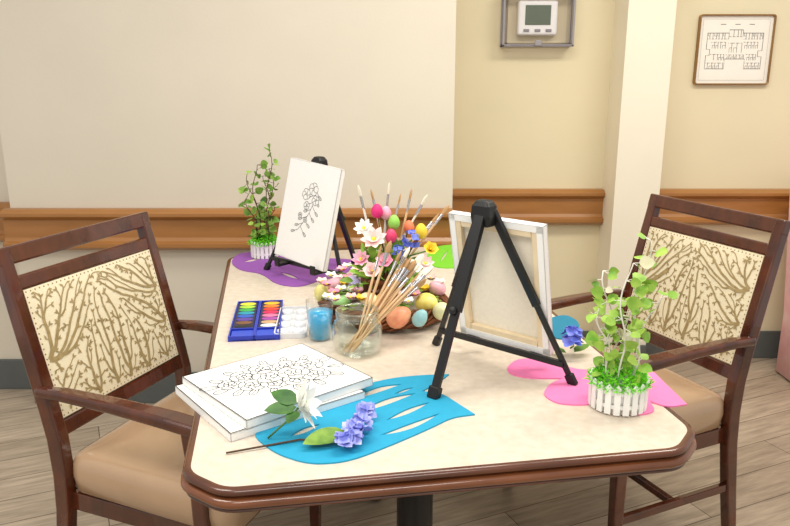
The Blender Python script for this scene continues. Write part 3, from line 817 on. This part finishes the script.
def flower(px, py, y, kind, m_, mc, label, L=.03, n=6, face=None, grp='flowers in the centrepiece'):
    h = ony(px, py, y); base = WC+V((rng.uniform(-.025, .025), rng.uniform(-.025, .025), .098))
    t = thing('artificial_flower', label, 'flower', base, 0, grp)
    hd = h-base; ax = (face or V((hd.x*2, -.8, .8))).normalized(); u = ax.orthogonal().normalized(); w = ax.cross(u)
    mb = MB(); mb.tube([(0, 0, -.02), hd*.5+V((0, .01, .02)), hd], .0022, 6); mb.build('stem', m_stemg, t)
    mb = MB()
    rows = {'daisy': [(L, .55, .35), (L*.75, .55, .9)], 'rose': [(L, .95, .5), (L*.75, .9, 1.2), (L*.5, .85, 2.2)], 'hydr': []}[kind]
    for q, (l, wr, e) in enumerate(rows):
        for i in range(n):
            a = 2*PI*(i+.5*q)/n; mb.blade(hd, u*math.cos(a)+w*math.sin(a)+ax*e, ax, l, l*wr, .1)
    if kind == 'hydr':
        for i in range(16):
            d = (ax*.6+V((rng.uniform(-1, 1), rng.uniform(-1, 1), rng.uniform(-1, 1)))).normalized(); o = hd+d*L*.75; uu = d.orthogonal().normalized(); ww = d.cross(uu)
            for k in range(4): mb.blade(o, uu*math.cos(k*PI/2)+ww*math.sin(k*PI/2)+d*.3, d, L*.42, L*.36, .1, 0, 3)
    mb.build('petals', m_, t, norm=False)
    if kind != 'hydr':
        mb = MB(); mb.ball(hd+ax*.005, L*.16, n=8); mb.build('flower_centre', mc, t)
flower(374, 240, 1.92, 'daisy', m_fpp, m_fy, 'large pale pink flower on the left of the centrepiece', .040, 8)
flower(364, 229, 1.97, 'daisy', m_fw, m_fy, 'white flower at the upper left of the centrepiece', .031, 8)
flower(412, 240, 1.92, 'hydr', m_fb, m_fy, 'blue flower head at the upper right of the centrepiece', .029)
flower(398, 252, 1.90, 'hydr', m_fb, m_fy, 'blue flower head low in the middle of the centrepiece', .021)
flower(430, 250, 1.92, 'rose', m_fy, m_fy, 'yellow rose at the right of the centrepiece', .025)
flower(384, 262, 1.88, 'rose', m_fp, m_fy, 'pink rose low in the centrepiece', .028)
flower(361, 260, 1.90, 'daisy', m_fp, m_fy, 'pink daisy at the left side of the centrepiece', .028, 8)
flower(414, 268, 1.88, 'rose', m_fw, m_fy, 'white rose low at the right of the centrepiece', .025)
flower(372, 272, 1.86, 'rose', m_fpp, m_fy, 'pale pink rose low at the left of the centrepiece', .029)
flower(425, 264, 1.90, 'daisy', m_fpp, m_fy, 'pale pink daisy low at the far right of the centrepiece', .027, 8)
def pick(px, py, y, r, m_, label):
    h = ony(px, py, y); base = WC+V((rng.uniform(-.03, .03), rng.uniform(-.02, .03), .098))
    t = thing('egg_pick', label, 'egg decoration', base, 0, 'decorative eggs on sticks')
    hd = h-base; mb = MB(); mb.tube([(0, 0, -.02), hd], .0016, 6); mb.build('stick', m_stemb, t)
    mb = MB(); mb.ball(hd, r, n=14, egg=1.28); mb.build('egg', m_, t)
pick(377, 211, 1.95, .016, m_fm, 'magenta egg on a stick, leftmost at the top of the centrepiece')
pick(386, 213, 1.97, .015, m_fp, 'light pink egg on a stick beside the magenta egg')
pick(394, 222, 1.94, .016, M('egg_mint', (150, 210, 90), .4), 'green egg on a stick at the top middle of the centrepiece')
pick(421, 231, 1.96, .017, m_fy, 'yellow egg on a stick at the upper right of the centrepiece')
pick(391, 236, 1.92, .016, M('egg_rose', (226, 60, 110), .4), 'rose red egg on a stick in the middle of the centrepiece')
pick(409, 227, 1.98, .015, m_fo, 'coral egg on a stick behind the blue flower head')
tips = [(371, 190), (388, 196), (398, 206), (411, 193), (429, 192), (442, 210), (454, 199), (363, 206), (434, 222)]
spec = []
for i, (x, y) in enumerate(tips):
    a = i*2.1; spec.append(('nwr'[i % 3], WC+V((.022*math.cos(a), .02*math.sin(a)+.01, .096)), ony(x, y, 2.0+.02*math.cos(i*2.3))))
brushes(spec, {'n': ('tan bristled paint brush with wooden handle standing among the centrepiece flowers', g2, m_wood, m_brist, .26, .008),
               'w': ('white handled paint brush standing among the centrepiece flowers', g2, m_whiteh, m_bristw, .27, .007),
               'r': ('dark red handled paint brush standing among the centrepiece flowers', g2, m_redh, m_brist, .25, .007)})

# ---------------------------------------------------------------- potted plants
def plant(label, loc, R, H, nst, lsize, lmat, lmat2, smat, seed, spread, even, odd, curl, ph, pale):
    g = random.Random(seed)
    t = thing('potted_plant', label, 'plant', loc, 0, 'plants in white picket pots')
    mb = MB(); mb.lathe([(0, 0), (R*.9, 0), (R*.95, ph*.86), (R*.88, ph*.86), (R*.86, ph*.75), (0, ph*.75)], 28); mb.build('pot', m_white, t)
    mb = MB(); n = 20
    for i in range(n):
        a = 2*PI*i/n; rot = Matrix.Rotation(a, 3, 'Z'); w = R*.22
        pts = [(-w/2, 0.001), (w/2, 0.001), (w/2, ph*.88), (0, ph), (-w/2, ph*.88)]
        rings = [[rot @ V((R*.99+x, y, z)) for y, z in pts] for x in (0, .003)]
        mb.loft(rings)
    for z in (ph*.25, ph*.68): mb.lathe([(R*.955, z-.004), (R*.99, z-.004), (R*.99, z+.004), (R*.955, z+.004)], 28, sm=False)
    mb.build('picket_fence', m_white, t)
    mb = MB()
    for i in range(1100):
        a = g.uniform(0, 2*PI); q = math.sqrt(g.random()); r = R*1.06*q; o = V((r*math.cos(a), r*math.sin(a), ph*.80+.034*(1-q*q)*g.random()))
        d = V((g.uniform(-1, 1)+math.cos(a)*q, g.uniform(-1, 1)+math.sin(a)*q, g.uniform(-.1, 1.0)))
        mb.blade(o, d, (g.uniform(-1, 1), g.uniform(-1, 1), 1), g.uniform(.008, .020), .0032, g.uniform(-.4, .4), 0, 3)
    mo = mb.build('moss', m_moss, t, norm=False); mo['kind'] = 'stuff'
    for i in range(nst):
        a = 2*PI*i/nst+g.uniform(-.4, .4); h = H*g.uniform(.45, .92) if i else H; sprd = spread*g.uniform(.3, 1.0) if i else spread*.2
        p0 = V((R*.4*math.cos(a), R*.4*math.sin(a), ph*.7)); pts = []
        for k in range(15):
            q = k/14; pts.append(p0+V((math.cos(a)*sprd*q**1.2+curl*math.sin(q*9+i)*q**.6, math.sin(a)*sprd*q**1.2+curl*math.cos(q*8+i)*q**.6, (h-ph*.7)*q-(.3*sprd*q**4))))
        mb = MB(); mb.tube(pts, [.0022-.0010*k/14 for k in range(15)], 6); st = mb.build('stem', smat, t)
        mb = MB()
        for k in range(2, 15):
            cnt = even if k % 2 == 0 or k == 14 else odd
            if cnt == 1 and g.random() < .35: cnt = 0
            if k == 14: cnt = max(cnt, 2)
            for s in range(cnt):
                b = g.uniform(0, 2*PI); o = pts[k]; d = V((math.cos(b), math.sin(b), g.uniform(-.4, .6)))
                pt = o+d*g.uniform(.006, .016); mb.tube([o, pt], .0008, 4, 2, caps=False)
                l = lsize*g.uniform(.6, 1.2); nn = V((g.uniform(-.8, .8), g.uniform(-1.0, .3), g.uniform(-.1, 1)))
                mb.blade(pt, d, nn, l, l*.86, g.uniform(-.35, .15), 1 if g.random() < pale else 0, 5, .12, .75)
        mb.build('leaves', [lmat, lmat2, smat], st, norm=False)
pr = onz(617, 404, .753)
plant('potted plant with round light green leaves, on the pink foam at the right', (pr.x, pr.y, .753), .055, .345, 7, .026, m_leafl, m_leafp, m_stemw, 4, .046, 2, 1, .014, .064, .12)
pf = onz(265, 256, .753)
plant('potted plant with small leaves on twisting stems, at the back left behind the easel', (pf.x, pf.y, .753), .048, .385, 7, .030, m_leafd, m_leafl, m_stemb, 12, .044, 2, 1, .013, .062, .2)

# ---------------------------------------------------------------- loose flowers
def florets(mb, o, r, n, up=V((0, 0, 1)), size=.016, mi=0):
    for i in range(n):
        d = (up*.9+V((rng.uniform(-1, 1), rng.uniform(-1, 1), rng.uniform(-.3, 1)))).normalized(); c = V(o)+d*r; uu = d.orthogonal().normalized(); ww = d.cross(uu)
        for k in range(4): mb.blade(c, uu*math.cos(k*PI/2)+ww*math.sin(k*PI/2)+d*.35, d, size, size*.9, .1, mi, 3)
zt = .7535
b0 = onz(300, 413, .79)
t = thing('artificial_flower', 'white flower with green leaves lying over the front edge of the stacked canvases', 'flower', b0, 0, 'loose flowers on the blue foam')
mb = MB(); ax = V((.86, -.10, .30)).normalized(); u = ax.orthogonal().normalized(); w = ax.cross(u); hd = V((-.004, -.002, .016))
for q in range(2):
    for i in range(7):
        a = 2*PI*(i+.5*q)/7; mb.blade(hd+ax*.004*q, u*math.cos(a)+w*math.sin(a)+ax*(.55+.5*q), ax, .054-.006*q, .024, -.10)
mb.build('petals', m_fw, t, norm=False)
mb = MB(); mb.ball(hd+ax*.014, .006); mb.build('flower_centre', m_leafl, t)
mb = MB(); mb.blade((-.006, .004, .018), (-1, .35, .45), (0, -.4, 1), .056, .036, -.2); mb.blade((-.006, -.004, .014), (-.9, -.35, .05), (0, -.4, 1), .060, .034, .0); mb.blade((-.004, -.012, .010), (-.3, -1, -.15), (0, -.2, 1), .042, .024, .0)
mb.build('leaf', M('dark_green_leaf', (36, 86, 28), .5, .2, 30, rgb2=(80, 132, 48)), t, norm=False)
mb = MB(); q = onz(268, 438, zt+.002)-b0; mb.tube([hd*.7, V((-.016, -.035, .004)), q], .002, 6); mb.build('stem', m_stemg, t)

b1 = onz(350, 446, zt)
t = thing('artificial_flower', 'blue flower spray with a dark green leaf lying on the blue foam', 'flower', b1, 0, 'loose flowers on the blue foam')
s0 = onz(226, 454, .7515)-b1; s1 = onz(300, 441, zt)-b1
mb = MB(); mb.tube([s0+V((0, 0, .002)), s1+V((0, 0, .003)), (-.02, 0, .008), (0, 0, .015)], .0020, 6); mb.build('stem', m_stemb, t)
mb = MB(); lo = onz(346, 434, zt+.004)-b1; le = onz(303, 448, zt+.004)-b1
mb.blade(lo+V((0, 0, .006)), le-lo, (0, -.2, 1), (le-lo).length, .046, .02, 0, 7); mb.build('leaf', m_leafd, t, norm=False)
mb = MB()
for px, py in ((343, 449), (352, 446), (352, 437), (361, 441), (361, 430), (366, 418)): florets(mb, onz(px, py, zt)-b1+V((0, 0, .010)), .010, 4, size=.020)
mb.build('petals', m_fl, t, norm=False)

b2 = onz(570, 356, zt)
t = thing('artificial_flower', 'blue and violet flower cluster behind the right foot of the front easel', 'flower', b2)
mb = MB(); florets(mb, (0, 0, .022), .022, 14, size=.018); florets(mb, (.005, .012, .045), .016, 8, size=.018); mb.build('petals', m_fb, t, norm=False)
mb = MB(); mb.tube([(0, 0, .02), (.02, .05, .006), (.03, .10, .003)], .002, 6); mb.build('stem', m_stemg, t)
mb = MB(); mb.blade((.01, .0, .01), (.8, .5, .3), (0, 0, 1), .05, .028, -.1); mb.blade((-.01, .0, .008), (-.8, .5, .2), (0, 0, 1), .045, .026, -.1); mb.build('leaf', m_leafd, t, norm=False)

# ---------------------------------------------------------------- light and camera
def area(name, loc, sx, sy, power, col, tgt=None):
    l = bpy.data.lights.new(name, 'AREA'); l.shape = 'RECTANGLE'; l.size = sx; l.size_y = sy; l.energy = power; l.color = col
    o = bpy.data.objects.new(name, l); C.objects.link(o); o.location = loc
    if tgt: o.rotation_euler = (V(tgt)-V(loc)).to_track_quat('-Z', 'Y').to_euler()
    return o
area('ceiling_light', (.2, 1.9, 2.62), 1.0, .5, 18, (1, .95, .86))
area('ceiling_light', (-1.3, .9, 2.62), 1.2, .6, 25, (1, .95, .86))
area('ceiling_light', (1.5, 2.0, 2.62), 1.0, .5, 26, (1, .94, .82))
area('ceiling_light', (.2, -.3, 2.62), 1.6, .6, 29, (1, .96, .89))
w = bpy.data.worlds.new('world'); S.world = w; w.use_nodes = True
w.node_tree.nodes['Background'].inputs[0].default_value = (1, .97, .92, 1); w.node_tree.nodes['Background'].inputs[1].default_value = .68
S.view_settings.view_transform = 'Standard'
cam = bpy.data.cameras.new('camera'); cam.sensor_width = 36; cam.lens = F/790*36
co = bpy.data.objects.new('camera', cam); C.objects.link(co); co.location = (0, 0, HC); co.rotation_euler = (PI/2-PITCH, 0, 0)
S.camera = co
